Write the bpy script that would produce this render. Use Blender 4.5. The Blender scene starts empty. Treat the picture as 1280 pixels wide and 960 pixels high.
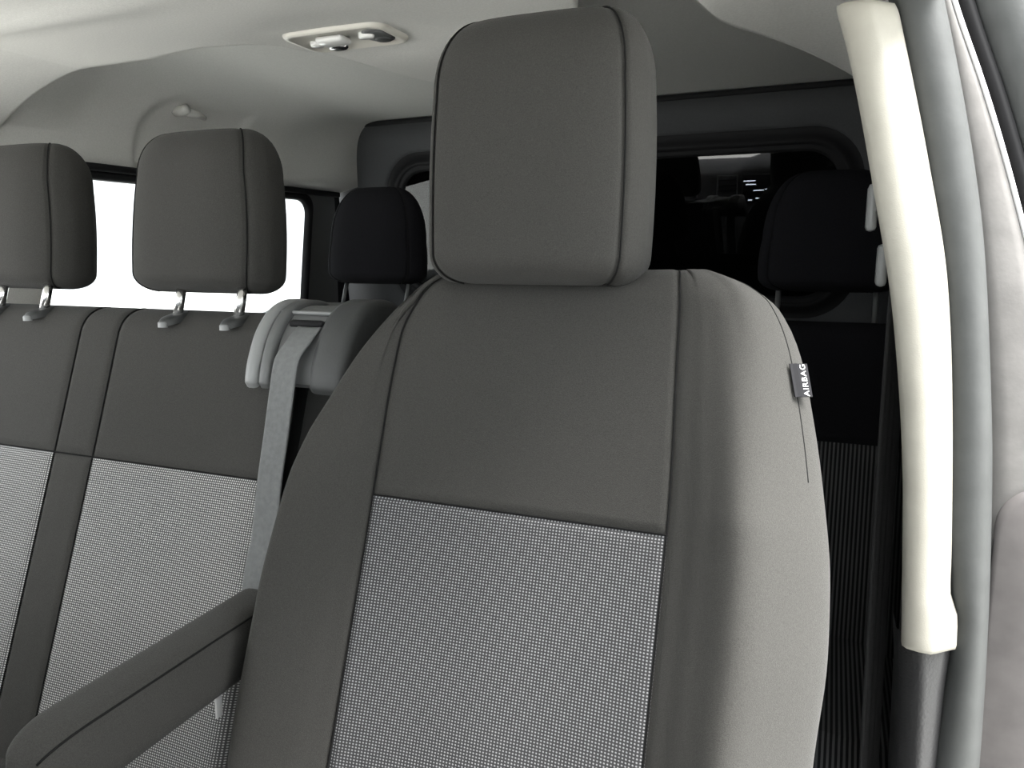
import bpy, bmesh, math, random
import numpy as np
from mathutils import Vector, Matrix
R = math.radians
random.seed(3)
SC = bpy.context.scene
COL = SC.collection

# ------------------------------------------------------------------ camera, world, exposure
CAM = np.array([.33, -.87, 1.02]); YAW, PITCH, FPX = 22.5, -9.7, 961.0
_y, _p = R(YAW), R(PITCH)
CF = np.array([-math.sin(_y)*math.cos(_p), math.cos(_y)*math.cos(_p), math.sin(_p)])
CR = np.array([math.cos(_y), math.sin(_y), 0.0]); CU = np.cross(CR, CF)
cd = bpy.data.cameras.new('camera'); cam = bpy.data.objects.new('camera', cd); COL.objects.link(cam)
cd.sensor_width = 36; cd.lens = FPX/1280*36; cd.clip_start = .01
cam.location = CAM; cam.rotation_euler = (R(90+PITCH), 0, R(YAW))
SC.camera = cam
w = bpy.data.worlds.new('overcast'); SC.world = w; w.use_nodes = True
bg = w.node_tree.nodes['Background']; bg.inputs[0].default_value = (.95, .985, 1, 1); bg.inputs[1].default_value = 1.0
SC.view_settings.view_transform = 'Standard'; SC.view_settings.look = 'None'
SC.view_settings.gamma = 1; SC.view_settings.exposure = 2.1
SC.view_settings.use_curve_mapping = False

sd = bpy.data.lights.new('hazy_sun', 'SUN'); sd.energy = 4.9; sd.angle = R(40); sd.color = (1, .98, .95)
sun = bpy.data.objects.new('hazy_sun', sd); COL.objects.link(sun)
sun.rotation_euler = Vector((-.44, .04, -.90)).to_track_quat('-Z', 'Y').to_euler()

def ray(px, py): return CF + CR*(px-640)/FPX - CU*(py-480)/FPX
def hit(px, py, n, p0):
    n = np.array(n, float); d = ray(px, py); return CAM + d*((np.array(p0, float)-CAM) @ n)/(d @ n)
def hX(px, py, x): return hit(px, py, (1, 0, 0), (x, 0, 0))
def hY(px, py, y): return hit(px, py, (0, 1, 0), (0, y, 0))
def hZ(px, py, z): return hit(px, py, (0, 0, 1), (0, 0, z))

# ------------------------------------------------------------------ materials
def new_mat(name):
    m = bpy.data.materials.new(name); m.use_nodes = True
    return m, m.node_tree.nodes, m.node_tree.links, m.node_tree.nodes['Principled BSDF']
def rgb(*c):
    return tuple(((v/255)/12.92 if v/255 <= .04045 else ((v/255+.055)/1.055)**2.4) for v in c) + (1,)
def plain(name, col, rough=.6, metal=0, spec=.5, noise=0, nscale=80, bump=0, bscale=400, sheen=0):
    m, N, L, P = new_mat(name)
    P.inputs['Base Color'].default_value = col; P.inputs['Roughness'].default_value = rough
    P.inputs['Metallic'].default_value = metal; P.inputs['Specular IOR Level'].default_value = spec
    if sheen:
        P.inputs['Sheen Weight'].default_value = sheen; P.inputs['Sheen Roughness'].default_value = .4
    tc = N.new('ShaderNodeTexCoord')
    if noise:
        n = N.new('ShaderNodeTexNoise'); n.inputs['Scale'].default_value = nscale; n.inputs['Detail'].default_value = 4
        L.new(tc.outputs['Object'], n.inputs['Vector'])
        r = N.new('ShaderNodeMapRange'); r.inputs[1].default_value = .3; r.inputs[2].default_value = .7
        r.inputs[3].default_value = 1-noise; r.inputs[4].default_value = 1+noise; L.new(n.outputs[0], r.inputs[0])
        mx = N.new('ShaderNodeVectorMath'); mx.operation = 'SCALE'; mx.inputs[0].default_value = col[:3]
        L.new(r.outputs[0], mx.inputs['Scale']); L.new(mx.outputs[0], P.inputs['Base Color'])
    if bump:
        n2 = N.new('ShaderNodeTexNoise'); n2.inputs['Scale'].default_value = bscale; n2.inputs['Detail'].default_value = 3
        L.new(tc.outputs['Object'], n2.inputs['Vector'])
        b = N.new('ShaderNodeBump'); b.inputs['Strength'].default_value = bump; b.inputs['Distance'].default_value = .001
        L.new(n2.outputs[0], b.inputs['Height']); L.new(b.outputs[0], P.inputs['Normal'])
    return m
def woven(name, dark, light, pu, pv, thr=.1, width=.5, bump=.4, ribs=False):
    """dotted weave on UVs given in metres"""
    m, N, L, P = new_mat(name); P.inputs['Roughness'].default_value = .85; P.inputs['Specular IOR Level'].default_value = .2
    uv = N.new('ShaderNodeUVMap'); sp = N.new('ShaderNodeSeparateXYZ'); L.new(uv.outputs[0], sp.inputs[0])
    def sn(o, p):
        a = N.new('ShaderNodeMath'); a.operation = 'MULTIPLY'; a.inputs[1].default_value = 2*math.pi/p; L.new(o, a.inputs[0])
        b = N.new('ShaderNodeMath'); b.operation = 'SINE'; L.new(a.outputs[0], b.inputs[0]); return b.outputs[0]
    s1, s2 = sn(sp.outputs[0], pu), sn(sp.outputs[1], pv)
    if ribs:
        f = s1
    else:
        def up(o):
            c = N.new('ShaderNodeMath'); c.operation = 'MULTIPLY_ADD'; c.inputs[1].default_value = .5; c.inputs[2].default_value = .5; L.new(o, c.inputs[0]); return c.outputs[0]
        q = N.new('ShaderNodeMath'); q.operation = 'MULTIPLY'; L.new(up(s1), q.inputs[0]); L.new(up(s2), q.inputs[1]); f = q.outputs[0]
    mr = N.new('ShaderNodeMapRange'); mr.inputs[1].default_value = thr-width/2; mr.inputs[2].default_value = thr+width/2
    L.new(f, mr.inputs[0])
    mix = N.new('ShaderNodeMix'); mix.data_type = 'RGBA'; mix.inputs[6].default_value = dark; mix.inputs[7].default_value = light
    L.new(mr.outputs[0], mix.inputs[0]); L.new(mix.outputs[2], P.inputs['Base Color'])
    b = N.new('ShaderNodeBump'); b.inputs['Strength'].default_value = bump; b.inputs['Distance'].default_value = .0006
    L.new(mr.outputs[0], b.inputs['Height']); L.new(b.outputs[0], P.inputs['Normal'])
    return m
def glass(name, tint, refl):
    m, N, L, P = new_mat(name); N.remove(P)
    t = N.new('ShaderNodeBsdfTransparent'); t.inputs[0].default_value = tint
    g = N.new('ShaderNodeBsdfGlossy'); g.inputs['Roughness'].default_value = 0.0
    fr = N.new('ShaderNodeFresnel'); ge = N.new('ShaderNodeNewGeometry')
    io = N.new('ShaderNodeMapRange'); io.inputs[3].default_value = refl; io.inputs[4].default_value = 1/refl
    L.new(ge.outputs['Backfacing'], io.inputs[0]); L.new(io.outputs[0], fr.inputs[0])
    mx = N.new('ShaderNodeMixShader'); L.new(fr.outputs[0], mx.inputs[0]); L.new(t.outputs[0], mx.inputs[1]); L.new(g.outputs[0], mx.inputs[2])
    L.new(mx.outputs[0], N['Material Output'].inputs[0]); return m
def emit(name, col, s):
    m, N, L, P = new_mat(name); P.inputs['Base Color'].default_value = col
    P.inputs['Emission Color'].default_value = col; P.inputs['Emission Strength'].default_value = s; return m

M = dict(
    fabric=plain('charcoal_fabric', (.047, .046, .043, 1), .95, spec=.15, noise=.2, nscale=800, bump=.5, bscale=1200, sheen=.06),
    thread=plain('seam_thread', (.012, .012, .012, 1), .9, spec=.1),
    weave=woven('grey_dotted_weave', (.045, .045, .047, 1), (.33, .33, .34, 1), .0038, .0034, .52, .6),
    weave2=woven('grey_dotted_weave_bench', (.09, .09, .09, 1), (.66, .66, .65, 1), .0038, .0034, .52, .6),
    rearfab=plain('black_fabric', (.012, .012, .014, 1), .95, spec=.1, noise=.2, nscale=400),
    rearweave=woven('dark_ribbed_weave', (.014, .014, .015, 1), (.11, .11, .113, 1), .008, .008, .1, .6, ribs=True),
    liner=plain('headliner_felt', (.62, .615, .585, 1), .95, spec=.1, noise=.06, nscale=300, bump=.35, bscale=500),
    bulk=plain('bulkhead_panel', (.062, .064, .067, 1), .75, spec=.3, noise=.06, nscale=200, bump=.2),
    rubber=plain('black_rubber', (.010, .010, .011, 1), .6, spec=.2),
    blackpl=plain('black_plastic', (.010, .010, .011, 1), .7, spec=.15),
    darkpl=plain('dark_plastic', (.045, .047, .047, 1), .5, spec=.4, noise=.05, bump=.2),
    greypl=plain('grey_plastic', (.10, .103, .103, 1), .45, spec=.5, bump=.15, bscale=700),
    silver=plain('silver_grey_plastic', (.22, .225, .225, 1), .4, spec=.5),
    chrome=plain('polished_steel', (.7, .7, .69, 1), .22, metal=1),
    cream=plain('cream_cover', (.37, .355, .31, 1), .7, spec=.3, noise=.05, nscale=30, bump=.3, bscale=800),
    lampcr=plain('cream_lamp_plastic', (.62, .60, .54, 1), .4, spec=.5),
    lens=plain('frosted_lens', (.75, .75, .73, 1), .15, spec=.6),
    lowtrim=plain('grained_grey_trim', (.03, .03, .031, 1), .5, spec=.45, bump=.9, bscale=260),
    seal=plain('weatherstrip_rubber', (.070, .073, .072, 1), .6, spec=.35, noise=.10, nscale=25, bump=.25, bscale=120),
    paint=plain('dusty_paint', (.215, .206, .199, 1), .75, spec=.3, noise=.12, nscale=30, bump=.2, bscale=200),
    paint2=plain('dusty_paint_lower', (.15, .139, .137, 1), .7, spec=.3, noise=.12, nscale=30),
    paintbr=plain('bare_paint_edge', (.72, .72, .73, 1), .4, spec=.5),
    web=plain('belt_webbing', (.15, .155, .155, 1), .7, spec=.25, noise=.10, nscale=150, bump=.4, bscale=1200),
    webdk=plain('belt_webbing_black', (.03, .03, .031, 1), .7, spec=.25, noise=.1, nscale=150, bump=.4, bscale=1200),
    tag=plain('tag_ribbon', (.022, .022, .024, 1), .9, spec=.1), white=plain('white_print', (.6, .6, .6, 1), .7, spec=.2),
    floor=plain('floor_carpet', (.03, .03, .032, 1), .95, noise=.2),
    ground=plain('pale_concrete', (.62, .62, .60, 1), .9, noise=.1, nscale=2),
    dash=plain('dash_plastic', (.06, .06, .062, 1), .6, spec=.3, bump=.3),
    glass=glass('tinted_glass', (.48, .50, .50, 1), 1.45), bglass=glass('bulkhead_glass', (.25, .26, .27, 1), 1.65),
    screen=plain('dark_screen', (.008, .008, .01, 1), .15), glow=emit('screen_print', (.8, .9, 1, 1), 3),
)

# ------------------------------------------------------------------ mesh helpers
def link(o, parent=None):
    COL.objects.link(o)
    if parent is not None: o.parent = parent
    return o
def mesh(name, vs, fs, mat, parent=None, smooth=True, uvs=None):
    me = bpy.data.meshes.new(name); me.from_pydata([tuple(float(c) for c in v) for v in vs], [], fs)
    if uvs is not None:
        ul = me.uv_layers.new(name='UVMap')
        li = np.zeros(len(me.loops), int); me.loops.foreach_get('vertex_index', li)
        ul.data.foreach_set('uv', np.array(uvs, float)[li].ravel())
    me.materials.append(M[mat] if isinstance(mat, str) else mat)
    bm = bmesh.new(); bm.from_mesh(me); bmesh.ops.remove_doubles(bm, verts=bm.verts, dist=1e-6) if uvs is None else None
    bmesh.ops.recalc_face_normals(bm, faces=bm.faces); bm.to_mesh(me); bm.free()
    if smooth: me.polygons.foreach_set('use_smooth', [True]*len(me.polygons))
    return link(bpy.data.objects.new(name, me), parent)
def thing(name, label, cat, loc=(0, 0, 0), group=None):
    o = link(bpy.data.objects.new(name, None)); o.empty_display_size = .1
    o['label'] = label; o['category'] = cat
    if group: o['group'] = group
    ORG[o.name] = loc; o.location = loc
    return o
ORG = {}
def tag(o, label, cat, group=None):
    o['label'] = label; o['category'] = cat
    if group: o['group'] = group
    return o
def struct(o, label=None):
    o['kind'] = 'structure'
    if label: o['label'] = label
    return o
def attach(root):
    """children are built in world coordinates: keep them there under a root that has a location"""
    bpy.context.view_layer.update()
    inv = root.matrix_world.inverted()
    for c in root.children: c.matrix_parent_inverse = inv
def grid(name, rows, mat, parent=None, wrap=False, uvs=None, smooth=True, caps=False):
    n = len(rows[0]); vs = [p for r in rows for p in r]; fs = []
    for i in range(len(rows)-1):
        for j in range(n if wrap else n-1):
            k = (j+1) % n
            fs.append((i*n+j, i*n+k, (i+1)*n+k, (i+1)*n+j))
    if caps: fs.append(tuple(range(n))); fs.append(tuple(range((len(rows)-1)*n, len(rows)*n)))
    return mesh(name, vs, fs, mat, parent, smooth, None if uvs is None else [u for r in uvs for u in r])
def spl(tab):
    """smooth interpolation of a table ((x, y), ...), flat outside"""
    tab = sorted(tab); xs = [a for a, _ in tab]; ys = [b for _, b in tab]; n = len(xs)
    sl = [(ys[i+1]-ys[i])/(xs[i+1]-xs[i]) for i in range(n-1)]
    ms = [0]*n
    for i in range(n):
        if i == 0: ms[i] = sl[0]
        elif i == n-1: ms[i] = sl[-1]
        else: ms[i] = 0 if sl[i-1]*sl[i] <= 0 else 2*sl[i-1]*sl[i]/(sl[i-1]+sl[i])
    def f(x):
        if x <= xs[0]: return ys[0]
        if x >= xs[-1]: return ys[-1]
        i = int(np.searchsorted(xs, x))-1; h = xs[i+1]-xs[i]; t = (x-xs[i])/h
        return (ys[i]*(1+2*t)*(1-t)**2 + ms[i]*h*t*(1-t)**2 + ys[i+1]*t*t*(3-2*t) + ms[i+1]*h*t*t*(t-1))
    return f
def ringspline(C):
    C = np.array(C, float); n = len(C)
    def f(a):
        i = int(math.floor(a)); t = a-i
        p0, p1, p2, p3 = C[(i-1) % n], C[i % n], C[(i+1) % n], C[(i+2) % n]
        return .5*((2*p1)+(p2-p0)*t+(2*p0-5*p1+4*p2-p3)*t*t+(3*p1-p0-3*p2+p3)*t**3)
    return f
def spaced(n, fine=(.006, .014, .028, .05)):
    a = list(np.linspace(0, 1, n)); a += list(fine) + [1-x for x in fine]; return sorted(set(round(x, 5) for x in a))
def panel(name, P, a0, a1, t0, t1, na, nt, mat, parent, groove=(1, 1, 1, 1), depth=.004, sig=.006, uv=None, pillow=0):
    """patch of surface P(a,t); sinks into a groove along the flagged sides (a0,a1,t0,t1); a0/a1 may be functions of t"""
    rows, uvs = [], []
    e = 1e-3
    for tt in spaced(nt):
        t = t0+(t1-t0)*tt; r, ur = [], []
        A0 = a0(t) if callable(a0) else a0; A1 = a1(t) if callable(a1) else a1
        for aa in spaced(na):
            a = A0+(A1-A0)*aa
            p = P(a, t)
            da = (P(a+e, t)-P(a-e, t))/(2*e); dt = (P(a, t+e)-P(a, t-e))/(2*e)
            nn = np.cross(da, dt); ln = np.linalg.norm(nn)
            if ln > 1e-9:
                nn = nn/ln
                la, lt = np.linalg.norm(da), np.linalg.norm(dt); g = 0
                for fl, dist in zip(groove, (abs(a-A0)*la, abs(A1-a)*la, abs(t-t0)*lt, abs(t1-t)*lt)):
                    if fl: g = max(g, math.exp(-(dist/sig)**2))
                if t > .9: g *= max(0, (1-t)/.1)
                bulge = pillow*math.sin(math.pi*aa)**.5*math.sin(math.pi*tt)**.5 if pillow else 0
                p = p + nn*PN*(bulge - depth*g)
            r.append(p)
            ur.append(uv(p) if uv else (0, 0))
        rows.append(r); uvs.append(ur)
    return grid(name, rows, mat, parent, uvs=uvs if uv else None)
PN = 1
def tube(name, pts, rad, mat, parent=None, n=8, closed=False, cap=True):
    pts = [np.array(p, float) for p in pts]; rows = []; m = len(pts)
    up = np.array([.123, .321, .9]); up /= np.linalg.norm(up)
    for i in range(m):
        a = pts[(i-1) % m] if closed or i > 0 else pts[0]; b = pts[(i+1) % m] if closed or i < m-1 else pts[-1]
        d = b-a; d = d/(np.linalg.norm(d)+1e-12)
        s = np.cross(d, up); s /= np.linalg.norm(s)+1e-12; q = np.cross(s, d)
        rr = rad[i] if hasattr(rad, '__len__') else rad
        rows.append([pts[i]+rr*(math.cos(2*math.pi*k/n)*s+math.sin(2*math.pi*k/n)*q) for k in range(n)])
    if closed: rows.append(rows[0])
    return grid(name, rows, mat, parent, wrap=True, caps=cap and not closed)
def box(name, c, s, mat, parent=None, bev=.004, rot=None, seg=2):
    bm = bmesh.new(); bmesh.ops.create_cube(bm, size=1)
    for v in bm.verts: v.co = Vector((v.co.x*s[0], v.co.y*s[1], v.co.z*s[2]))
    if bev: bmesh.ops.bevel(bm, geom=bm.edges[:], offset=min(bev, .45*min(s)), segments=seg, affect='EDGES', profile=.5)
    if rot is not None: bmesh.ops.transform(bm, matrix=rot.to_4x4(), verts=bm.verts)
    for v in bm.verts: v.co += Vector(c)
    me = bpy.data.meshes.new(name); bm.to_mesh(me); bm.free(); me.materials.append(M[mat])
    me.polygons.foreach_set('use_smooth', [bev > .003]*len(me.polygons))
    return link(bpy.data.objects.new(name, me), parent)
def ribbon(name, pts, side, wid, mat, parent=None, th=.0016, ridges=()):
    """webbing: centre points, a side direction (one or per point), width"""
    rows = []; m = len(pts)
    for i, p in enumerate(pts):
        p = np.array(p, float); s = np.array(side[i] if hasattr(side[0], '__len__') else side, float); s /= np.linalg.norm(s)
        d = np.array(pts[min(i+1, m-1)], float)-np.array(pts[max(i-1, 0)], float); d /= np.linalg.norm(d)
        q = np.cross(s, d); q /= np.linalg.norm(q); r = []
        us = np.linspace(-.5, .5, 15)
        prof = [th*(1+.9*sum(math.exp(-((u-x)/.05)**2) for x in ridges)) for u in us]
        r = [p+s*u*wid+q*h for u, h in zip(us, prof)] + [p+s*u*wid-q*h for u, h in zip(us[::-1], prof[::-1])]
        rows.append(r)
    return grid(name, rows, mat, parent, wrap=True, caps=True)
def rrect(x0, x1, z0, z1, r, n=8):
    """rounded rectangle loop; r = radius or four radii (bl, br, tr, tl)"""
    rr = r if hasattr(r, '__len__') else (r,)*4; out = []
    for (cx, cz, sx, sz, k) in ((x0, z0, 1, 1, 0), (x1, z0, -1, 1, 1), (x1, z1, -1, -1, 2), (x0, z1, 1, -1, 3)):
        q = rr[k]; a0 = (180, 270, 0, 90)[k]
        for i in range(n+1):
            a = R(a0+90*i/n); out.append((cx+sx*q+q*math.cos(a), cz+sz*q+q*math.sin(a)))
    return out
def text_mesh(name, s, size, mat, parent):
    cu = bpy.data.curves.new('t', 'FONT'); cu.body = s; cu.size = size; cu.extrude = .0002; cu.align_x = 'CENTER'; cu.align_y = 'CENTER'
    cu.offset = size*.002; cu.space_character = 1.14
    o = bpy.data.objects.new('t', cu); COL.objects.link(o)
    bpy.context.view_layer.update()
    me = bpy.data.meshes.new_from_object(o.evaluated_get(bpy.context.evaluated_depsgraph_get()))
    bpy.data.objects.remove(o); me.materials.clear(); me.materials.append(M[mat]); me.name = name
    return link(bpy.data.objects.new(name, me), parent)
def copy_tree(o, parent=None):
    c = o.copy(); COL.objects.link(c); c.parent = parent
    if parent is not None: c.matrix_parent_inverse = o.matrix_parent_inverse.copy()
    for ch in list(o.children): copy_tree(ch, c)
    return c

# ------------------------------------------------------------------ the van shell
XW = -1.36                      # window plane of the far side
YB = 1.5                        # bulkhead
ZLOW, ZHIGH, ZWIN = 1.38, 1.472, 1.232
FZ = -.12
struct(box('ground', (0, 0, -.65), (60, 60, .1), 'ground', bev=0), 'pale ground outside the van')
struct(box('floor', (-.42, .1, FZ-.02), (1.86, 2.8, .04), 'floor', bev=0), 'dark carpeted cabin floor')

# headliner: a lower front part whose rear lip steps up to a higher rear part
EDGE = spl([(-1.5, .25), (-1.25, .255), (-1.11, .29), (-.9, .286), (-.82, .272), (-.745, .264), (-.675, .287), (-.605, .378), (-.544, .47), (-.493, .668),
            (-.42, .75), (-.25, .62), (-.08, .38), (-.01, .12), (.04, -.08), (.09, -.05), (.13, .10), (.160, .30), (.214, .407), (.33, .594), (.5, .78)])
def roofz(x, y, zc, low):
    z = zc
    if x < -1.06:
        q = min(1, (-1.06-x)/.30); z -= (zc-ZWIN-.02)*(1-math.sqrt(max(0, 1-q*q)))+.0008
    xs = .19 if low else .40
    if x > xs:
        q = min(1, (x-xs)/(.21 if low else .14)); z -= (.10 if low else .06)*(1-math.sqrt(max(0, 1-q*q*.96)))
    return z
def lamp_dish(x, y):
    # shallow dish pressed round the dome light, and a cross ridge further forward
    dx, dy = (x+.47)/.17, (y-.33)/.10
    d2 = dx*dx+dy*dy
    z = .012*math.exp(-(d2/1.6)**2)
    z += -.010*math.exp(-((y-.03)/.03)**2)*(1/(1+math.exp((x+.62)/.05)))
    return z
def dip(x, y):  # added slope towards the near pillar, turns the felt forward to catch light
    q = min(1, max(0, (x-.06)/.09)); e = EDGE(x); k = min(1, max(0, (y-e+.30)/.30)); return .04*q*q*(3-2*q)*k
cols = sorted(set([round(x, 4) for x in np.linspace(-1.085, .42, 130)] + [round(x, 4) for x in np.linspace(-.70, -.40, 50)] + [round(x, 4) for x in np.linspace(.02, .25, 50)]))
rows = []
fr = list(1-(1-np.linspace(0, 1, 60))**1.2)
for kk in range(60+8+40):
    r = []
    for x in cols:
        e = EDGE(x)
        if kk < 60:
            y = -1.25+(e+1.25)*fr[kk]; z = roofz(x, y, ZLOW, True)+lamp_dish(x, y)-dip(x, y)
        elif kk < 68:
            q = (kk-59)/8; y = e+.035*q; zl, zh = roofz(x, y, ZLOW, True)-dip(x, y), roofz(x, y, ZHIGH, False); z = zl+(zh-zl)*(q*q*(3-2*q))+lamp_dish(x, y)*(1-q)
        else:
            q = (kk-67)/40; y = e+.035+(YB+.08-e-.035)*q; z = roofz(x, y, ZHIGH, False)
        r.append((x, y, z))
    rows.append(r)
struct(grid('ceiling', rows, 'liner'), 'light grey felt headliner with a raised rear part')
struct(box('roof_panel', (-.48, .1, 1.54), (1.86, 3.2, .05), 'paint', bev=.01), 'painted roof skin over the headliner')

struct(box('trim_3', (.49, .88, 1.455), (.16, 1.36, .13), 'darkpl', bev=.01), 'unseen roof rail block, added to stop sun leaking in above the dark near side panel')  # added filler: closes the gap where sun reached the rear headrest
# far side wall: upper felt skirt (with pressed hook recess), window, pillar, lower panel
def arch_press(y, z):
    # rounded recess pressed into the felt round the coat hook
    inside = min(y-.655, 1.02-y, 1.425-z)
    if y < .745 and z > 1.335: inside = min(inside, .09-math.hypot(.745-y, z-1.335))
    q = max(0, min(1, inside/.018)); return .020*q*q*(3-2*q)
def sm(q): q = min(1, max(0, q)); return q*q*(3-2*q)
def side_liner(s, y):
    k = sm((y-1.12)/.38)                                   # towards the bulkhead the corner gets tighter and steeper
    ang = s*math.pi/2; p = 1-.55*k
    xw = XW+.10*k
    x = -1.06-(-1.06-xw)*math.sin(ang)**p
    zc = ZLOW+(ZHIGH-ZLOW)*sm((y-EDGE(-1.06))/.035+.0)
    c = math.cos(ang)**p; z = ZWIN+.02+(zc-ZWIN-.02)*c
    if k: x += .035*k*max(0, math.sin(ang)-.75)*(-4)*(1-c)*.3
    q = sm((.50-y)/.16); x += .055*q*math.sin(min(1, s*1.15)*math.pi)**.7
    return (x-arch_press(y, z)*math.sin(ang)-.001, y, z)
ys_ = sorted(set(list(np.round(np.linspace(-1.2, YB+.08, 200), 4))+list(np.round(np.linspace(.26, .36, 20), 4))))
rows = [[side_liner(s, y) for y in ys_] for s in np.linspace(0, 1, 70)]
rows = [[(-1.03, y, ZLOW+(ZHIGH-ZLOW)*sm((y-EDGE(-1.06))/.035)+.003) for y in ys_]]+rows
rows.append([(XW-.004, y, ZWIN+.001) for y in ys_])
wall_r = struct(grid('wall_right', rows, 'liner'), 'felt-covered side wall above the sliding door window')
# window opening: rubber frame loops around a rounded rectangle (in Y,Z), glass inside
def loopX(x, y0, y1, z0, z1, r, shear=0): return [(x, y+shear*(z-z1), z) for (y, z) in rrect(y0, y1, z0, z1, r, 8)]
win = struct(link(bpy.data.objects.new('window_1', None)), 'bright sliding door window')
fl = [loopX(XW-.002, .36, 1.53, .70, ZWIN+.004, .03), loopX(XW+.006, .372, 1.515, .71, ZWIN-.003, .05), loopX(XW+.004, .385, 1.40, .765, ZWIN-.018, .05, .16),
      loopX(XW-.012, .39, 1.395, .77, ZWIN-.022, .05, .16)]
grid('window_frame', fl[:3], 'greypl', win, wrap=True)
fr2 = [loopX(XW+.0045, .383, 1.402, .763, ZWIN-.015, .05, .16), loopX(XW+.009, .39, 1.392, .77, ZWIN-.022, .05, .16), loopX(XW+.002, .40, 1.378, .78, ZWIN-.034, .05, .16), loopX(XW-.014, .402, 1.376, .782, ZWIN-.036, .05, .16)]
grid('rubber_seal', fr2, 'rubber', win, wrap=True)
box('header_rail', (XW+.008, .86, ZWIN-.006), (.02, 1.36, .018), 'rubber', win, .004)
gl = loopX(XW-.012, .395, 1.39, .775, ZWIN-.028, .05, .16)
mesh('pane', gl, [tuple(range(len(gl)))], 'glass', win, False)
low = struct(box('wall_right_lower', (XW-.01, .15, .30), (.05, 3.0, .82), 'darkpl', bev=.01), 'dark lower side panel below the window')
low.name = 'wall_right_lower'
# front passenger door opening pillar (far side B-pillar) below the felt
struct(box('trim_1', (XW-.005, .26, .98), (.05, .22, .53), 'liner', bev=.015), 'felt-covered pillar in front of the sliding door window')
# near-side rear panel behind the door pillar
struct(box('wall_left', (.53, .86, .62), (.05, 1.28, 1.62), 'darkpl', bev=.01), 'dark side panel behind the near door pillar')
# sill ledge with rounded end under the window
lr = []
for i, yy in enumerate(np.linspace(1.02, 1.48, 22)):
    k = math.sin(math.pi*min(1, max(0, (yy-1.02)/.46)))**.5
    lr.append([(XW+.03+.11*k*math.cos(a), yy, .78+(.012+.055*k)*math.sin(a)) for a in np.linspace(0, 2*math.pi, 20, endpoint=False)])
struct(grid('trim_2', lr, 'silver', wrap=True, caps=True), 'rounded grey ledge under the rear end of the window')

# bulkhead with window
bk = struct(link(bpy.data.objects.new('wall_rear', None)), 'dark grey bulkhead behind the rear seats')
TL, KX = .115, .058                            # it leans forward at the top and stands slightly askew
BN = (KX, 1, TL); BP0 = (-.35, YB, 1.2)
def bky(x, z): return YB - TL*(z-1.2) - KX*(x+.35)
def hB(px, py): return hit(px, py, BN, BP0)
def loopB(x0, x1, z0, z1, r, dy): return [(x, bky(x, z)+dy, z) for (x, z) in rrect(x0, x1, z0, z1, r, 10)]
bt = hB(820, 120)[2]
x_l = XW
rt, gt, gb = hB(820, 166)[2], hB(820, 197)[2], hB(1000, 376)[2]
rx0, rx1 = hB(478, 230)[0], hB(1082, 260)[0]
outer = loopB(x_l, .56, FZ, bt, (.01, .01, .01, .05), 0)
outer_b = loopB(x_l-.004, .564, FZ, bt+.004, (.01, .01, .01, .054), .03)
L1 = loopB(rx0, rx1, gb-.06, rt, .15, 0)
L2 = loopB(rx0+.008, rx1-.008, gb-.052, rt-.008, .142, .012)
grid('panel', [outer_b, outer, L1, L2], 'bulk', bk, wrap=True)
L3 = loopB(rx0+.03, rx1-.03, gb-.03, rt-.032, .125, .016)
L4 = loopB(rx0+.042, rx1-.042, gb-.018, rt-.042, .115, .004)
L5 = loopB(rx0+.052, rx1-.052, gb-.008, rt-.052, .105, .010)
L6 = loopB(rx0+.056, rx1-.056, gb-.004, rt-.056, .10, .016)
L7 = loopB(rx0+.064, rx1-.064, gb+.004, rt-.064, .095, .008)
L8 = loopB(rx0+.070, rx1-.070, gb+.010, rt-.070, .09, .02)
L9 = loopB(rx0+.072, rx1-.072, gb+.012, rt-.072, .09, .03)
grid('window_gasket', [L2, L3, L4, L5, L6, L7, L8, L9], 'rubber', bk, wrap=True)
w2 = struct(link(bpy.data.objects.new('window_2', None)), 'dark bulkhead window mirroring the cabin')
gp = loopB(rx0+.068, rx1-.068, gb+.008, rt-.068, .09, .024)
mesh('pane', gp, [tuple(range(len(gp)))], 'bglass', w2, False)
grid('top_strip', [[(x, bky(x, bt)-dy, bt-dz) for dy, dz in ((.002, .002), (.008, .010), (.001, .017))] for x in (x_l+.03, .5)], 'rubber', bk)
# closed dark load space behind the bulkhead
cb = mesh('wall_cargo', [(-1.4, 1.54, -.3), (.6, 1.54, -.3), (.6, 3.4, -.3), (-1.4, 3.4, -.3), (-1.4, 1.54, 1.6), (.6, 1.54, 1.6), (.6, 3.4, 1.6), (-1.4, 3.4, 1.6)],
          [(0, 1, 2, 3), (4, 5, 6, 7), (1, 2, 6, 5), (2, 3, 7, 6), (3, 0, 4, 7)], 'blackpl', None, False)
struct(cb, 'dark load space behind the bulkhead')

struct(box('wall_front', (-.42, -1.66, .38), (1.86, .06, 1.0), 'darkpl', bev=0), 'unseen firewall in front of the dashboard, added to block light')  # unseen; added to shut off light entering below the dashboard

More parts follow.
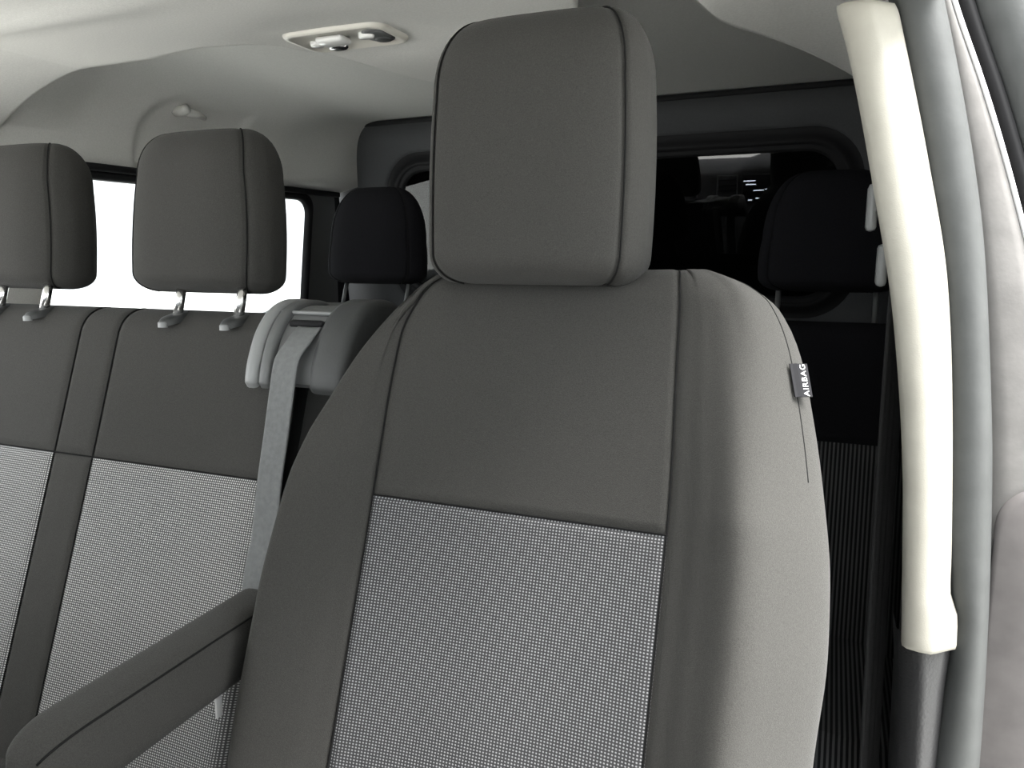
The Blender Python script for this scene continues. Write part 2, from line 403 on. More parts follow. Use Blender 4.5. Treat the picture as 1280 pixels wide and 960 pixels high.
# driver's door standing open ahead of the pillar, unseen; added to block light from outside
dr = struct(link(bpy.data.objects.new('door_1', None)), 'unseen open front door beside the driver seat, added to block outside light')
DD = np.array([math.sin(R(68)), math.cos(R(68)), 0]); DNV = np.array([DD[1], -DD[0], 0]); DH = np.array([.50, -1.16, 0])
def dpt(s, t, z): return DH+DD*s+DNV*t+np.array([0, 0, z])
def dbox(name, s0, s1, t0, t1, z0, z1, mat):
    vs = [dpt(a, b, c) for a in (s0, s1) for b in (t0, t1) for c in (z0, z1)]
    return mesh(name, vs, [(0, 1, 3, 2), (4, 6, 7, 5), (0, 4, 5, 1), (2, 3, 7, 6), (1, 5, 7, 3), (0, 2, 6, 4)], mat, dr, False)
dbox('inner_panel', 0, 1.05, -.06, .06, -.25, .78, 'darkpl'); dbox('window_bar', 0, 1.05, -.02, .02, 1.29, 1.36, 'darkpl')
dbox('window_post', 0, .07, -.02, .02, .78, 1.30, 'darkpl'); dbox('window_post', .98, 1.05, -.02, .02, .78, 1.30, 'darkpl')
dbox('pane', .07, .98, -.003, .003, .77, 1.30, 'glass'); dbox('armrest', .2, .75, -.12, -.06, .48, .56, 'greypl')

# ------------------------------------------------------------------ seats
def frame(Y0, recl):
    n = np.array([0, math.cos(R(recl)), -math.sin(R(recl))]); u = np.array([0, math.sin(R(recl)), math.cos(R(recl))]); O = np.array([0, Y0, 1.0])
    f = lambda x, d, v: O + np.array([x, 0, 0]) + d*n + v*u
    def inv(px, py, d=0):
        h = hit(px, py, n, O+n*d); return h[0], float((h-O) @ u)
    return f, inv, n, u
def headrest(root, c, w, h, dep, recl=5, rx=.045, taper=.0, fab='fabric', topr=.085):
    """c = centre of the underside; half width w, height h, depth dep"""
    n = np.array([0, math.cos(R(recl)), -math.sin(R(recl))]); u = np.array([0, math.sin(R(recl)), math.cos(R(recl))]); c = np.array(c, float)
    rb, rtp = .035*h/.3, topr*h/.3
    def P(a, t):
        if t < .22:
            th = (1-t/.22)*math.pi/2; v = rb-rb*math.sin(th); k = math.cos(th); ww = w*.97-rx*.55*(1-k)
        elif t > .72:
            th = (t-.72)/.28*math.pi/2; v = h-rtp+rtp*math.sin(th); k = math.cos(th); ww = w*(1-taper)-rx*(1-k**.8 if k > 0 else 1)
        else:
            q = (t-.22)/.5; v = rb+(h-rb-rtp)*q; k = 1; ww = w*(.97+.03*math.sin(math.pi*q)-(taper-.03)*q*q-.03*q*q*0) if taper else w*(.97+.03*math.sin(math.pi*min(1, q*1.0)))
            ww = w*(.97+.03*math.sin(math.pi*q*.5))*(1-taper*q*q)
        k = max(k, 0)**.75
        f, b = -.5*dep, .5*dep
        sw = ww*.85
        ring = [(0, f-.006), (sw*.6, f-.003), (sw, f+.014), (ww*.975, f+dep*.32), (ww, f+dep*.5), (ww*.96, f+dep*.75), (ww*.72, b-.004), (0, b)]
        pts = ring + [(-x, d) for x, d in ring[-2:0:-1]]
        x, d = ringspline([(px, pd*k) for px, pd in pts])(a)
        return c + np.array([x, 0, 0]) + d*n + v*u
    r = link(bpy.data.objects.new('headrest', None), root)
    panel('front_panel', P, -2, 2, 0, 1, 26, 40, fab, r, (1, 1, 0, 0), .003, .005)
    panel('side_panel', P, 2, 6.5, 0, 1, 24, 40, fab, r, (1, 0, 0, 0), .003, .005)
    panel('side_panel', P, 7.5, 12, 0, 1, 24, 40, fab, r, (0, 1, 0, 0), .003, .005)
    panel('back_panel', P, 6.5, 7.5, 0, 1, 8, 40, fab, r, (0, 0, 0, 0))
    for a in (-2, 2):
        tube('seam', [P(a, t)+n*.0012 for t in np.linspace(.02, .98, 60)], .0011, 'thread', r, 6)
    return r

# ---- driver's seat
D, Dinv, dn, du = frame(0, 20)
drv = thing('driver_seat', 'charcoal fabric driver seat with dotted grey backrest insert and single tall headrest', 'seat', (0, -.2, FZ))
wL = spl([(-.72, .308), (-.55, .324), (-.42, .322), (-.33, .311), (-.25, .292), (-.18, .265), (-.12, .236), (-.06, .19), (-.02, .15), (.02, .115)])
wR = spl([(-.72, .330), (-.48, .342), (-.39, .348), (-.32, .346), (-.215, .332), (-.135, .316), (-.078, .301), (-.03, .277), (-.008, .25), (.008, .215), (.02, .195)])
sL = spl([(-.7, .174), (-.29, .170), (-.17, .171), (-.09, .168), (-.036, .148), (.02, .10)])
sR = spl([(-.7, .186), (-.286, .187), (-.1, .179), (-.04, .176), (.0, .170), (.02, .160)])
VB, V1, VT = -.70, -.035, .016
def seatP(a, t):
    if t <= .8: v = VB+(V1-VB)*t/.8; k = 1
    else:
        th = min((t-.8)/.2, 1.0)*math.pi/2; v = V1+(VT-V1)*math.sin(th); k = max(0, math.cos(th))**.9
    lo = min(1, max(0, (-v-.02)/.25))
    def side(W, S, c):
        q = W-S; pk = -(.012+.045*lo)*min(1, q/.11)
        return [(S, -.004-.004*lo), (S+.25*q, pk*.5-.004), (S+c*q, pk), (S+(c+.95)/2*q, pk*.45), (W, .042), (W-.012, .085), (W-.06*min(1, W/.2), .122), (.09, .135)]
    r, l = side(wR(v), sR(v), .50), side(wL(v), sL(v), .64)
    pts = [(0, .012), (.09, .009)] + r + [(0, .137)] + [(-x, d) for x, d in l[::-1]] + [(-.09, .009)]
    x, d = ringspline([(px, .055+(pd-.055)*k) for px, pd in pts])(a)
    return D(x, d, v)
NR = 20
uvd = lambda p: (p[0], float((p-np.array([0, 0, 1.0])) @ du))
tE = .8*(-.289-VB)/(V1-VB)
panel('upper_panel', seatP, -2, 2, tE, 1, 30, 40, 'fabric', drv, (1, 1, 1, 0), .0035, .005)
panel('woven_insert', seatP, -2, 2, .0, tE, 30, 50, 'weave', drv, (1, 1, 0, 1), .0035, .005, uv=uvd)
panel('side_bolster', seatP, 2, 5.6, 0, 1, 30, 90, 'fabric', drv, (1, 0, 0, 0), .0035, .006)
panel('side_bolster', seatP, 14.4, 18, 0, 1, 30, 90, 'fabric', drv, (0, 1, 0, 0), .0035, .006)
panel('back_cover', seatP, 5.6, 14.4, 0, 1, 50, 60, 'fabric', drv, (0, 0, 0, 0), .002, .005)
for a in (-2, 2): tube('seam', [seatP(a, t)+dn*.002 for t in np.linspace(0, .93, 90)], .0011, 'thread', drv, 6)
tube('seam', [seatP(5.6, t)+dn*.0004 for t in np.linspace(.58, .9, 60)], .0009, 'thread', drv, 6)
tube('seam', [seatP(a, tE)+dn*.002 for a in np.linspace(-2, 2, 40)], .0012, 'thread', drv, 6)
headrest(drv, (-.004, .012, .981), .141, .312, .128, 4, .06, .05)
# cushion and base of the driver's seat
def cushion(name, x0, x1, y0, y1, z0, z1, mat, root, r=.05, uv=None, dome=.015):
    rows = []; uvs = []
    xs = np.linspace(0, 1, 30); prof = []
    for s in np.linspace(0, 1, 12): prof.append((y1, z0+(z1-r-z0)*s))
    for a in np.linspace(0, 90, 8): prof.append((y1-r+r*math.cos(R(a)), z1-r+r*math.sin(R(a))))
    for s in np.linspace(0, 1, 20): prof.append((y1-r+(y0+r-y1+r)*s, z1))
    for a in np.linspace(90, 180, 8): prof.append((y0+r+r*math.cos(R(a)), z1-r+r*math.sin(R(a))))
    prof.append((y0, z0))
    for (y, z) in prof:
        row, ur = [], []
        for s in xs:
            x = x0+(x1-x0)*s; e = min(s, 1-s)*(x1-x0); q = max(0, 1-e/r); zz = z-(z-z0)*0
            drop = r*(1-math.sqrt(max(0, 1-q*q)))
            row.append((x, y, max(z0, z-drop+dome*math.sin(math.pi*s)*(1 if z > z1-.001 else 0)))); ur.append((x, y))
        rows.append(row); uvs.append(ur)
    rows = [[(p[0], p[1], z0) for p in rows[0]]] + rows
    uvs = [uvs[0]]+uvs
    return grid(name, rows, mat, root, uvs=uvs if uv else None)
cushion('seat_cushion', -.27, .30, -.72, -.13, .27, .42, 'fabric', drv)
box('seat_base', (.015, -.40, .075), (.46, .46, .37), 'darkpl', drv, .02)
# armrest on the bench side
xa0, xa1 = -.364, -.300
yf, yb = -.455, -.128
arm_rows = []
def arm_ring(y, k):
    zc, xc = .538, (xa0+xa1)/2
    hw, hh = (xa1-xa0)/2*(.55+.45*k), .040*(.45+.55*k)
    return [(xc+hw*sx, y, zc+hh*sz) for sx, sz in ((-.7, 1), (0, 1.06), (.7, 1), (1, .72), (1.03, 0), (1, -.72), (.6, -1), (-.6, -1), (-1, -.72), (-1.03, 0), (-1, .72))]
def armP(a, t):
    s = t
    y = yf+(yb-yf)*s
    e = min(1, (s*(yb-yf))/.05); k = math.sqrt(max(0, 1-(1-e)**2))
    x, d = ringspline([(p[0], p[2]) for p in arm_ring(y, k)])(a)
    return np.array([x, y, d+.008*s])
arm = link(bpy.data.objects.new('armrest', None), drv)
ts = [0, .002, .008, .02, .04, .07, .1, .14]+list(np.linspace(.18, 1, 30))
def arm_patch(name, a0, a1):
    grid(name, [[armP(a, t) for a in np.linspace(a0, a1, 14)] for t in ts], 'fabric', arm)
arm_patch('top_pad', -.8, 2.6); arm_patch('side_pad', 2.6, 10.2)
tube('seam', [armP(2.6, t)+np.array([.0004, 0, 0]) for t in ts[2:]], .0013, 'thread', arm, 6)
mesh('end_cap', [armP(a, 0) for a in np.linspace(0, 11, 22, endpoint=False)], [tuple(range(22))], 'fabric', arm)
# AIRBAG tag sewn into the outer seam
def tagbox(name, corners, th, mat, parent):
    c = [np.array(p, float) for p in corners]; nn = np.cross(c[1]-c[0], c[3]-c[0]); nn /= np.linalg.norm(nn)
    vs = [p+nn*th/2 for p in c]+[p-nn*th/2 for p in c]
    return mesh(name, vs, [(0, 1, 2, 3), (7, 6, 5, 4), (0, 4, 5, 1), (1, 5, 6, 2), (2, 6, 7, 3), (3, 7, 4, 0)], mat, parent, False)
atag = link(bpy.data.objects.new('airbag_tag', None), drv)
def seam_at(py):
    best = min(np.linspace(.3, .9, 300), key=lambda t: abs(480-FPX*((seatP(5.6, t)-CAM) @ CU)/((seatP(5.6, t)-CAM) @ CF)-py)); return seatP(5.6, best)
q1, q0 = seam_at(453), seam_at(494)
upv = (q1-q0)/np.linalg.norm(q1-q0); outv = np.array([.80, .55, -.10]); outv -= upv*(outv @ upv); outv /= np.linalg.norm(outv)
nv = np.cross(outv, upv); nv /= np.linalg.norm(nv)
q0 = q0-np.array([0, .009, 0]); q1 = q1-np.array([0, .009, 0])
hgt = np.linalg.norm(q1-q0); wd = .0185
tagbox('ribbon', [q0-outv*.002, q0+outv*wd, q1+outv*wd, q1-outv*.002], .0012, 'tag', atag)
tagbox('fold', [q0-outv*.002+nv*-.0006, q0+outv*.006-nv*.0006+nv*.002, q1+outv*.006-nv*.0006+nv*.002, q1-outv*.002-nv*.0006], .0008, 'tag', atag)
tx = text_mesh('lettering', 'AIRBAG', .0091, 'white', atag)
cen = (q0+q1)/2+outv*wd*.66+nv*.0010
tx.matrix_local = Matrix(((upv[0], -outv[0], nv[0], cen[0]), (upv[1], -outv[1], nv[1], cen[1]), (upv[2], -outv[2], nv[2], cen[2]), (0, 0, 0, 1)))
# white care tag low on the inner bolster
c0 = hit(274, 882, dn, D(0, -.035, 0)); 
ct = box('care_tag', c0+np.array([-.001, 0, 0]), (.003, .010, .030), 'white', drv, .001)
attach(drv)

# ---- generic bench backrest sheet
def bench_surface(fr, xl, xr, vb, vt, r, dmax, profile, er=.06):
    def P(x, t):
        if t <= .75: v = vb+(vt-r-vb)*t/.75; d0 = 0
        elif t <= .95:
            th = (t-.75)/.2*math.pi/2; v = vt-r+r*math.sin(th); d0 = r*(1-math.cos(th))
        else: v = vt; d0 = r+(dmax-r)*(t-.95)/.05
        e = min(x-xl, xr-x); q = min(1, max(0, 1-e/er)); 
        d = max(d0, 0)+profile(x, v)*(1-d0/dmax) + (er*(1-math.sqrt(max(0, 1-q*q))) if d0 < dmax*.9 else 0)
        return fr(x, d, v)
    return P
def bench_back(root, fr, xl, xr, vb, vt, d0, d1, mat):
    vs = [fr(x, d, v) for x in (xl+.004, xr-.004) for d in (d0, d1) for v in (vb, vt-.004)]
    mesh('back_shell', vs, [(0, 1, 3, 2), (4, 6, 7, 5), (0, 4, 5, 1), (2, 3, 7, 6), (1, 5, 7, 3), (0, 2, 6, 4)], mat, root, False)
def post_and_sleeve(root, top, bot, rad, collar_n, collar=True, mat='chrome'):
    tube('post', [bot, top], rad, mat, root, 14)
    if collar:
        g = link(bpy.data.objects.new('post_guide', None), root)
        b = np.array(bot, float)
        rows = []
        for (s, hh) in ((1.0, -.006), (1.0, .004), (.9, .008), (.62, .010), (.3, .0105), (.02, .0105)):
            rows.append([b+np.array([.0155*s*math.cos(a), .027*s*math.sin(a)-.006, hh*.7+.010*s*math.sin(a)*.55-.003]) for a in np.linspace(0, 2*math.pi, 28, endpoint=False)])
        grid('collar', rows, 'darkpl', g, wrap=True)
        grid('button', [[b+np.array([.008*s*math.cos(a), -.030+.006*s*math.sin(a), hh*.6-.009]) for a in np.linspace(0, 2*math.pi, 14, endpoint=False)] for s, hh in ((1, -.008), (1, .003), (.8, .006), (.02, .0065))], 'silver', g, wrap=True)

# ---- passenger bench
YBN = .05
Bf, Binv, bn, bu = frame(YBN, 20)
ben = thing('passenger_bench_seat', 'two-place front passenger bench with dotted grey inserts and two headrests on steel posts', 'seat', (-.8, -.1, FZ))
BXL, BXR = -1.31, -.372
sA, sB = -.797, -.713
def bprof(x, v):
    # two shallow seat hollows and a flat strip between them
    lo = min(1, max(0, (-v-.08)/.2))
    c1 = math.exp(-((x+1.03)/.16)**2); c2 = math.exp(-((x+.50)/.15)**2)
    return .014*lo*max(c1, c2)
benP = bench_surface(Bf, BXL, BXR, -.82, -.058, .055, .13, bprof, .025)
uvb = lambda p: (p[0], float((p-np.array([0, YBN, 1.0])) @ bu))
vE = (Binv(70, 563)[1]+Binv(250, 592)[1])/2
tB = .75*(vE+.82)/(-.058-.055+.82)
for nm, x0, x1, t0, t1, mt, uvf in (('upper_panel', BXL, sA, tB, 1, 'fabric', None), ('upper_panel', sA, sB, tB, 1, 'fabric', None), ('upper_panel', sB, BXR, tB, 1, 'fabric', None),
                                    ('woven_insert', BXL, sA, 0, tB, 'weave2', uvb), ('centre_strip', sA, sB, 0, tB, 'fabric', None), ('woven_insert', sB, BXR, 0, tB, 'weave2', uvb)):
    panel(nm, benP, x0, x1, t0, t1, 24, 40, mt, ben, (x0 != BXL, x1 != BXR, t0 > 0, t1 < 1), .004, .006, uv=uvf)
for x in (sA, sB): tube('seam', [benP(x, t)+bn*.0025 for t in np.linspace(0, .93, 80)], .0012, 'thread', ben, 6)
tube('seam', [benP(x, tB)+bn*.0025 for x in np.linspace(BXL, BXR, 60)], .0012, 'thread', ben, 6)
bench_back(ben, Bf, BXL, BXR, -.82, -.058, .06, .14, 'darkpl')
cushion('seat_cushion', BXL, BXR, -.62, -.16, .12, .27, 'fabric', ben)
box('seat_base', (-.84, -.38, .0), (.90, .40, .24), 'darkpl', ben, .02)
def bpx(px, py, d):
    x, v = Binv(px, py, d); return Bf(x, d, v)
vpost = -.058-.055+.055*.623
hrs = []
for pa, pb in (((1, 380), (55, 388)), ((221, 400), (297, 405))):
    xa, xb = bpx(*pa, .012)[0], bpx(*pb, .012)[0]; cx = (xa+xb)/2
    h = headrest(ben, (cx-.040, .080, .957), .138, .250, .115, 6, .055, .10)
    for xx in (xa, xb):
        foot = Bf(xx, .012, vpost); post_and_sleeve(h, (xx-.006, foot[1]+.024, .985), foot, .0076, bu)
# belt outlet housing on the bench's shoulder
bo = link(bpy.data.objects.new('belt_outlet', None), ben)
PRF = [(-.022, -.186), (-.03, -.178), (-.033, -.15), (-.030, -.115), (-.018, -.080), (.004, -.052), (.035, -.036), (.075, -.028), (.12, -.028), (.145, -.045)]
def prof_spl(n=40):
    f1 = spl([(i, p[0]) for i, p in enumerate(PRF)]); f2 = spl([(i, p[1]) for i, p in enumerate(PRF)])
    pts = [np.array([f1(s), f2(s)]) for s in np.linspace(0, len(PRF)-1, n)]
    out = []
    for i in range(n):
        d = pts[min(i+1, n-1)]-pts[max(i-1, 0)]; d /= np.linalg.norm(d); out.append((pts[i], np.array([-d[1], d[0]])))
    return out
def strip(name, x0, x1, inset, mat, rnd=.005, i0=0, i1=40, flare=0):
    rows = []
    for k, (p, nn) in enumerate(prof_spl(40)[i0:i1]):
        fx = flare*((i1-i0-1-k)/(i1-i0-1)) if flare else 0
        r = []
        for x, dd in ((x0, .06), (x0, rnd), (x0+rnd*.3, rnd*.3), (x0+rnd, 0), (x1-rnd, 0), (x1-rnd*.3, rnd*.3), (x1, rnd), (x1, .06)):
            q = p-nn*(dd+inset); r.append(Bf(x+fx, q[0], q[1]))
        rows.append(r)
    return grid(name, rows, mat, bo)
bx0 = Binv(309, 440, -.03)[0]
strip('outer_rim', bx0, bx0+.022, .002, 'silver', .007)
strip('cheek', bx0+.0245, bx0+.043, .003, 'greypl', .005)
strip('saddle', bx0+.043, bx0+.108, .011, 'greypl', .003)
strip('cheek', bx0+.108, bx0+.165, .000, 'darkpl', .012)
tube('lip', [bpx(352+(430-352)*k, 390+3*k, .0) for k in np.linspace(0, 1, 8)], .003, 'silver', bo, 8)
grid('top_plate', [[bpx(px, py, d) for px in np.linspace(343+dx, 432+dx*.3, 8)] for py, d, dx in ((390, .02, 8), (384, .05, 14), (379, .10, 22), (378, .14, 26))], 'darkpl', bo)
sl = [bpx(352, 405, -.010), bpx(399, 411, -.010)]
box('belt_slot', np.array([bx0+.0765, ((sl[0]+sl[1])/2)[1]+.006, ((sl[0]+sl[1])/2)[2]]), (.058, .020, .012), 'blackpl', bo, .005, Matrix.Rotation(R(-40), 3, 'X'))
attach(ben)
# its belt: out of the slot, over the saddle and down between the seats
BC = []; px_l = [(350, 428), (341, 449), (335, 487), (327, 540), (317, 605), (308, 680), (307, 690), (301, 745)]
for i_, (px, py) in enumerate(px_l):
    x, v = Binv(px, py, -.045); BC.append((x+.019-.014*min(1, max(0, i_-2)/3)-.006*max(0, i_-5)/2, v))
pts = [Bf(BC[0][0]+.001, -.014, BC[0][1]+.030), Bf(BC[0][0]+.001, -.030, BC[0][1]+.008)]
for i, (x, v) in enumerate(BC[1:]):
    pts.append(Bf(x, -.040+.022*max(0, min(1, (i-1)/3)), v))
pts.append(Bf(BC[-1][0]-.003, -.008, BC[-1][1]-.016))
def smooth(pts, n):
    fs = [spl([(i, p[k]) for i, p in enumerate(pts)]) for k in range(3)]
    return [np.array([f(s) for f in fs]) for s in np.linspace(0, len(pts)-1, n)]
belt1 = ribbon('seat_belt', smooth(pts, 50), (1, 0, 0), .040, 'web', None, .0008, (-.44, .44))
tag(belt1, 'grey webbing belt hanging from the outlet on the bench shoulder', 'seat belt', 'seat belts')

# ---- rear bench
Rf, Rinv, rn, ru = frame(.93, 17)
rear = thing('rear_bench_seat', 'black rear bench with rounded headrests in front of the bulkhead', 'seat', (-.3, .7, FZ))
RXL, RXR = -1.12, .50
_, vtop = Rinv(1060, 404, .05)
_, vEr = Rinv(1080, 556, 0)
rp = bench_surface(Rf, RXL, RXR, -.80, vtop, .045, .11, lambda x, v: 0.0)
tR = .75*(vEr+.80)/(vtop-.045+.80)
uvr = lambda p: (p[0], float((p-np.array([0, .93, 1.0])) @ ru))
xs_ = [RXL, -.55, .04, RXR]
for i in range(3):
    panel('upper_panel', rp, xs_[i], xs_[i+1], tR, 1, 16, 24, 'rearfab', rear, (1, 1, 1, 0), .005, .007)
    panel('woven_insert', rp, xs_[i], xs_[i+1], 0, tR, 16, 24, 'rearweave', rear, (1, 1, 0, 1), .005, .007, uv=uvr)
bench_back(rear, Rf, RXL, RXR, -.80, vtop, .05, .12, 'darkpl')
for i in range(3):
    cushion('seat_cushion', xs_[i]+.002, xs_[i+1]-.002, .30, .80, .06, .25, 'rearweave', rear, .06, uv=True)
box('seat_base', (-.31, .56, -.03), (1.5, .40, .18), 'blackpl', rear, .02)
for cx in (-.835, -.40, .318):
    h = headrest(rear, (cx, .965, .935), .150, .262, .12, 6, .10, .06, fab='rearfab', topr=.17)
    for s in (-1, 1):
        post_and_sleeve(h, (cx+s*.10, .975, .95), Rf(cx+s*.10, .05, vtop+.0), .006, ru, False, 'greypl')
attach(rear)

# ------------------------------------------------------------------ near door pillar
pil = thing('door_pillar', 'near door pillar with cream upper cover, grained grey foot, rubber seal and dusty painted flange', 'pillar', (.45, .12, FZ))
cl = spl([(1.30, .308), (1.281, .314), (1.234, .329), (1.095, .363), (.945, .395), (.759, .419), (.662, .426), (.557, .433), (.54, .434)])
cr = spl([(1.40, .345), (1.286, .377), (1.119, .421), (.99, .45), (.858, .466), (.671, .481), (.62, .484), (.59, .494), (.557, .496)])
def cover_ring(z, sh=0, ctr=None):
    a, b = cl(z), cr(z)
    c = (a+b)/2 if ctr is None else ctr; y = lambda v: v
    pts = [(a+.022, .20), (a+.004, .125), (a+.001, .106), (a+.006, .099), (a+.30*(b-a), .095), (a+.50*(b-a), .0945), (a+.60*(b-a), .099), (b-.008, .115), (b-.002, .120), (b, .130), (b, .20)]
    return [(c+(x-c)*(1-sh), .15+(yy-.15)*(1-sh*.8), z) for x, yy in pts]
zs = np.linspace(.552, 1.288, 60)
rows = [cover_ring(.552, .10), cover_ring(.5505, .03)]
rows = [[(x, y+.01, z+.002) for x, y, z in cover_ring(.552, .05)], [(x, y, .5525) for x, y, z in cover_ring(.552, .02)]] + [cover_ring(z) for z in np.linspace(.557, 1.278, 60)]
# rounded top end
rows += [cover_ring(1.284, .015), [(x, y, 1.289) for x, y, z in cover_ring(1.289, .05)], [(x, y+.005, 1.292) for x, y, z in cover_ring(1.292, .14)]]
uc = grid('upper_cover', rows, 'cream', pil, caps=False); uc['label'] = 'cream upper pillar cover'
rows = []
for z in np.linspace(.02, .562, 40):
    q = (z-.02)/.54; a, b = .452-.018*q, .492-.002*q+.003*max(0, (z-.50)/.06)
    if z > .50: a -= .004*(z-.5)/.06
    rows.append([(a, .20, z), (a, .135, z), (a+.006, .118, z), (a+.022, .112, z), (a+.026, .1105, z), (a+.031, .113, z), (b-.012, .118, z), (b-.002, .132, z), (b, .20, z)])
lc = grid('lower_cover', rows, 'lowtrim', pil); lc['label'] = 'grained dark grey lower pillar cover'
sr = spl([(1.40, .392), (1.28, .427), (1.133, .464), (1.033, .484), (.90, .502), (.771, .516), (.60, .528), (.42, .536), (0, .545)])
sl_ = spl([(1.40, .34), (1.286, .376), (1.119, .418), (.99, .446), (.858, .463), (.7, .474), (.62, .487), (.585, .493), (.52, .492), (.40, .487), (0, .48)])
rows = []
for z in np.linspace(.0, 1.40, 110):
    a, b = sl_(z)-.004, sr(z); m = (a+b)/2; hw = (b-a)/2
    rows.append([(m+hw*math.cos(t)*(1 if True else 0), .155-.036*max(0, math.sin(t))**.7, z) for t in np.linspace(math.pi, 0, 16)])
grid('weatherstrip', rows, 'seal', pil)['label'] = 'grey rubber weatherstrip'
xo = spl([(1.40, .395), (1.28, .4375), (1.20, .469), (1.115, .499), (1.0, .535), (.85, .575), (.7, .60), (.4, .635), (0, .66)])
rows = []
for z in np.linspace(0, 1.40, 90):
    a, b = sr(z)-.004, xo(z)
    rows.append([(a, .19, z), (a, .150, z), (a+.3*(b-a), .147, z), (a+.7*(b-a), .146, z), (b-.003, .149, z), (b, .156, z), (b, .20, z)])
grid('body_flange', rows, 'paint', pil)['label'] = 'dusty painted door flange'
tube('flange_edge', [(xo(z)+.0005, .150, z) for z in np.linspace(0, 1.40, 70)], .0028, 'paintbr', pil, 8)
rows = []
for z in np.linspace(0, 1.40, 60):
    b = xo(z)+.002; rows.append([(b, .19, z), (b+.004, .172, z), (b+.014, .165, z), (b+.022, .172, z), (b+.026, .19, z)])
grid('gap_seal', rows, 'rubber', pil)
rows = []
for z in np.linspace(0, 1.40, 60):
    b = xo(z)+.020; rows.append([(b, .195, z), (b+.006, .176, z), (b+.03, .165, z), (b+.07, .172, z), (b+.075, .23, z)])
grid('outer_panel', rows, 'seal', pil)
# pressed latch plate low on the flange
lp = []
for (s, y) in ((1, .150), (1, .143), (.93, .139), (.02, .139)):
    cx_, cz_ = .60, .50
    lp.append([(cx_+(x-cx_)*s, y, cz_+(z-cz_)*(1-(1-s)*.5)) for x, z in rrect(.525, .66, .10, .755, (.02, .02, .06, .05), 8)])
grid('latch_plate', lp, 'paint2', pil, wrap=True)
# belt height adjuster peeping out behind the cover
for (z0, z1) in ((1.045, 1.10), (.98, 1.03)):
    zc = (z0+z1)/2; box('belt_adjuster', (cl(zc)-.001, .16, zc), (.012, .03, z1-z0), 'silver', pil, .005)
attach(pil)
# front belt hanging beside the driver's seat
bp = [hY(px, py, .22) for px, py in ((1114, 350), (1110, 385), (1103, 480), (1092, 640), (1083, 800), (1074, 960), (1068, 1060))]
belt2 = ribbon('seat_belt', smooth([p+np.array([.012, 0, 0]) for p in bp], 40), (.50, .80, 0), .047, 'webdk', None, .0012, (-.45, -.2, .05, .3, .45))
tag(belt2, 'black webbing belt hanging between the driver seat and the cream pillar cover', 'seat belt', 'seat belts')

# ------------------------------------------------------------------ dome light
dl = thing('dome_light', 'cream dome light with lens and buttons set in the headliner', 'light', (-.475, .33, ZLOW))
def lamp_loop(s, z, r=.03):
    return [(-.475+(x+.475)*s, .331+(y-.331)*s, z) for x, y in rrect(-.583, -.378, .274, .388, r*.8, 8)]
zl = ZLOW+.020
grid('housing', [lamp_loop(1, zl+.006), lamp_loop(1, zl-.012), lamp_loop(.97, zl-.016), lamp_loop(.9, zl-.017), lamp_loop(.84, zl-.012), lamp_loop(.05, zl-.011)], 'lampcr', dl, wrap=True)
def disc(name, c, rx, ry, h, mat, parent):
    rows = [[(c[0]+rx*s*math.cos(a), c[1]+ry*s*math.sin(a), c[2]-hh) for a in np.linspace(0, 2*math.pi, 24, endpoint=False)] for s, hh in ((1, -.004), (1, h*.6), (.85, h), (.02, h))]
    return grid(name, rows, mat, parent, wrap=True)
zb = zl-.012
box('lens', (-.50, .322, zb-.005), (.055, .036, .012), 'lens', dl, .005)
disc('reading_spot_bezel', (-.418, .336, zb), .027, .034, .004, 'greypl', dl)
disc('reading_spot', (-.414, .348, zb-.003), .016, .013, .004, 'darkpl', dl)
disc('button', (-.430, .318, zb-.003), .015, .009, .006, 'lens', dl)
disc('button', (-.545, .338, zb), .014, .011, .007, 'lens', dl)
disc('button', (-.520, .366, zb), .020, .012, .007, 'chrome', dl)
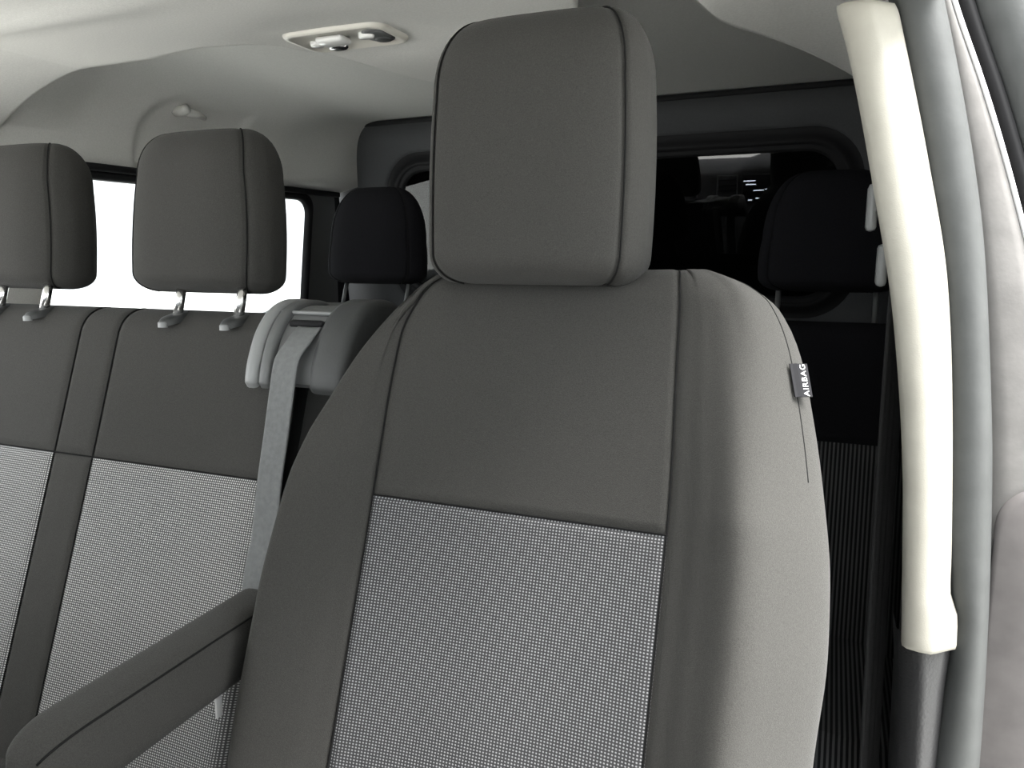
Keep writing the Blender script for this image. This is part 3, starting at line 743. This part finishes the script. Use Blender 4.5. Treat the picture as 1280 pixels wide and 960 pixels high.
attach(dl)
# coat hook on the felt side wall
hk = hX(230, 138, -1.285)
ho = thing('coat_hook', 'small felt-grey coat hook in the pressed recess above the window', 'hook', tuple(hk))
tube('peg', [hk+np.array([-.03, 0, 0]), hk, hk+np.array([.012, 0, .004])], [.014, .014, .012], 'liner', ho, 12)
tube('bar', [hk+np.array([-.005, .0, 0]), hk+np.array([-.004, .05, -.002]), hk+np.array([-.012, .085, -.006])], [.012, .010, .007], 'liner', ho, 10)
attach(ho)

# ------------------------------------------------------------------ dashboard (seen mirrored in the bulkhead window)
da = thing('dashboard', 'dark dashboard with lit display and air vent, mirrored in the bulkhead window', 'dashboard', (-.42, -1.3, FZ))
DP = [(-1.02, .35), (-1.0, .58), (-1.02, .74), (-1.05, .86), (-1.12, .905), (-1.6, .93), (-1.6, .3)]
f1 = spl([(i, p[0]) for i, p in enumerate(DP[:6])]); f2 = spl([(i, p[1]) for i, p in enumerate(DP[:6])])
pr = [(f1(s), f2(s)) for s in np.linspace(0, 5, 30)] + [DP[6]]
grid('body', [[(x, y, z+(.03 if x > -.5 and z > .8 else 0)) for y, z in pr] for x in np.linspace(-1.3, .42, 18)], 'dash', da, wrap=True, caps=True)
box('screen', (-.385, -1.012, .815), (.25, .014, .16), 'screen', da, .004, Matrix.Rotation(R(8), 3, 'X'))
for (px, py, wdt) in ((960, 224, .07), (962, 228, .06), (972, 235, .06), (982, 234, .02), (962, 246, .025), (974, 244, .05)):
    z = .88-(py-220)*.005; x = -.49+(px-955)*.0047
    box('lit_mark', (x, -1.003-.14*(z-.815), z), (wdt, .003, .006), 'glow', da, 0)
vent = link(bpy.data.objects.new('air_vent', None), da)
oct_ = [(-.06, -.04), (-.03, -.085), (.06, -.085), (.06, .075), (-.06, .075)]
tube('frame', [(-.60+x, -1.01-.14*z, .82+z) for x, z in oct_], .005, 'silver', vent, 8, closed=True)
for k in range(4): box('slat', (-.60, -1.02, .77+.033*k), (.105, .02, .005), 'blackpl', vent, .001)
attach(da)
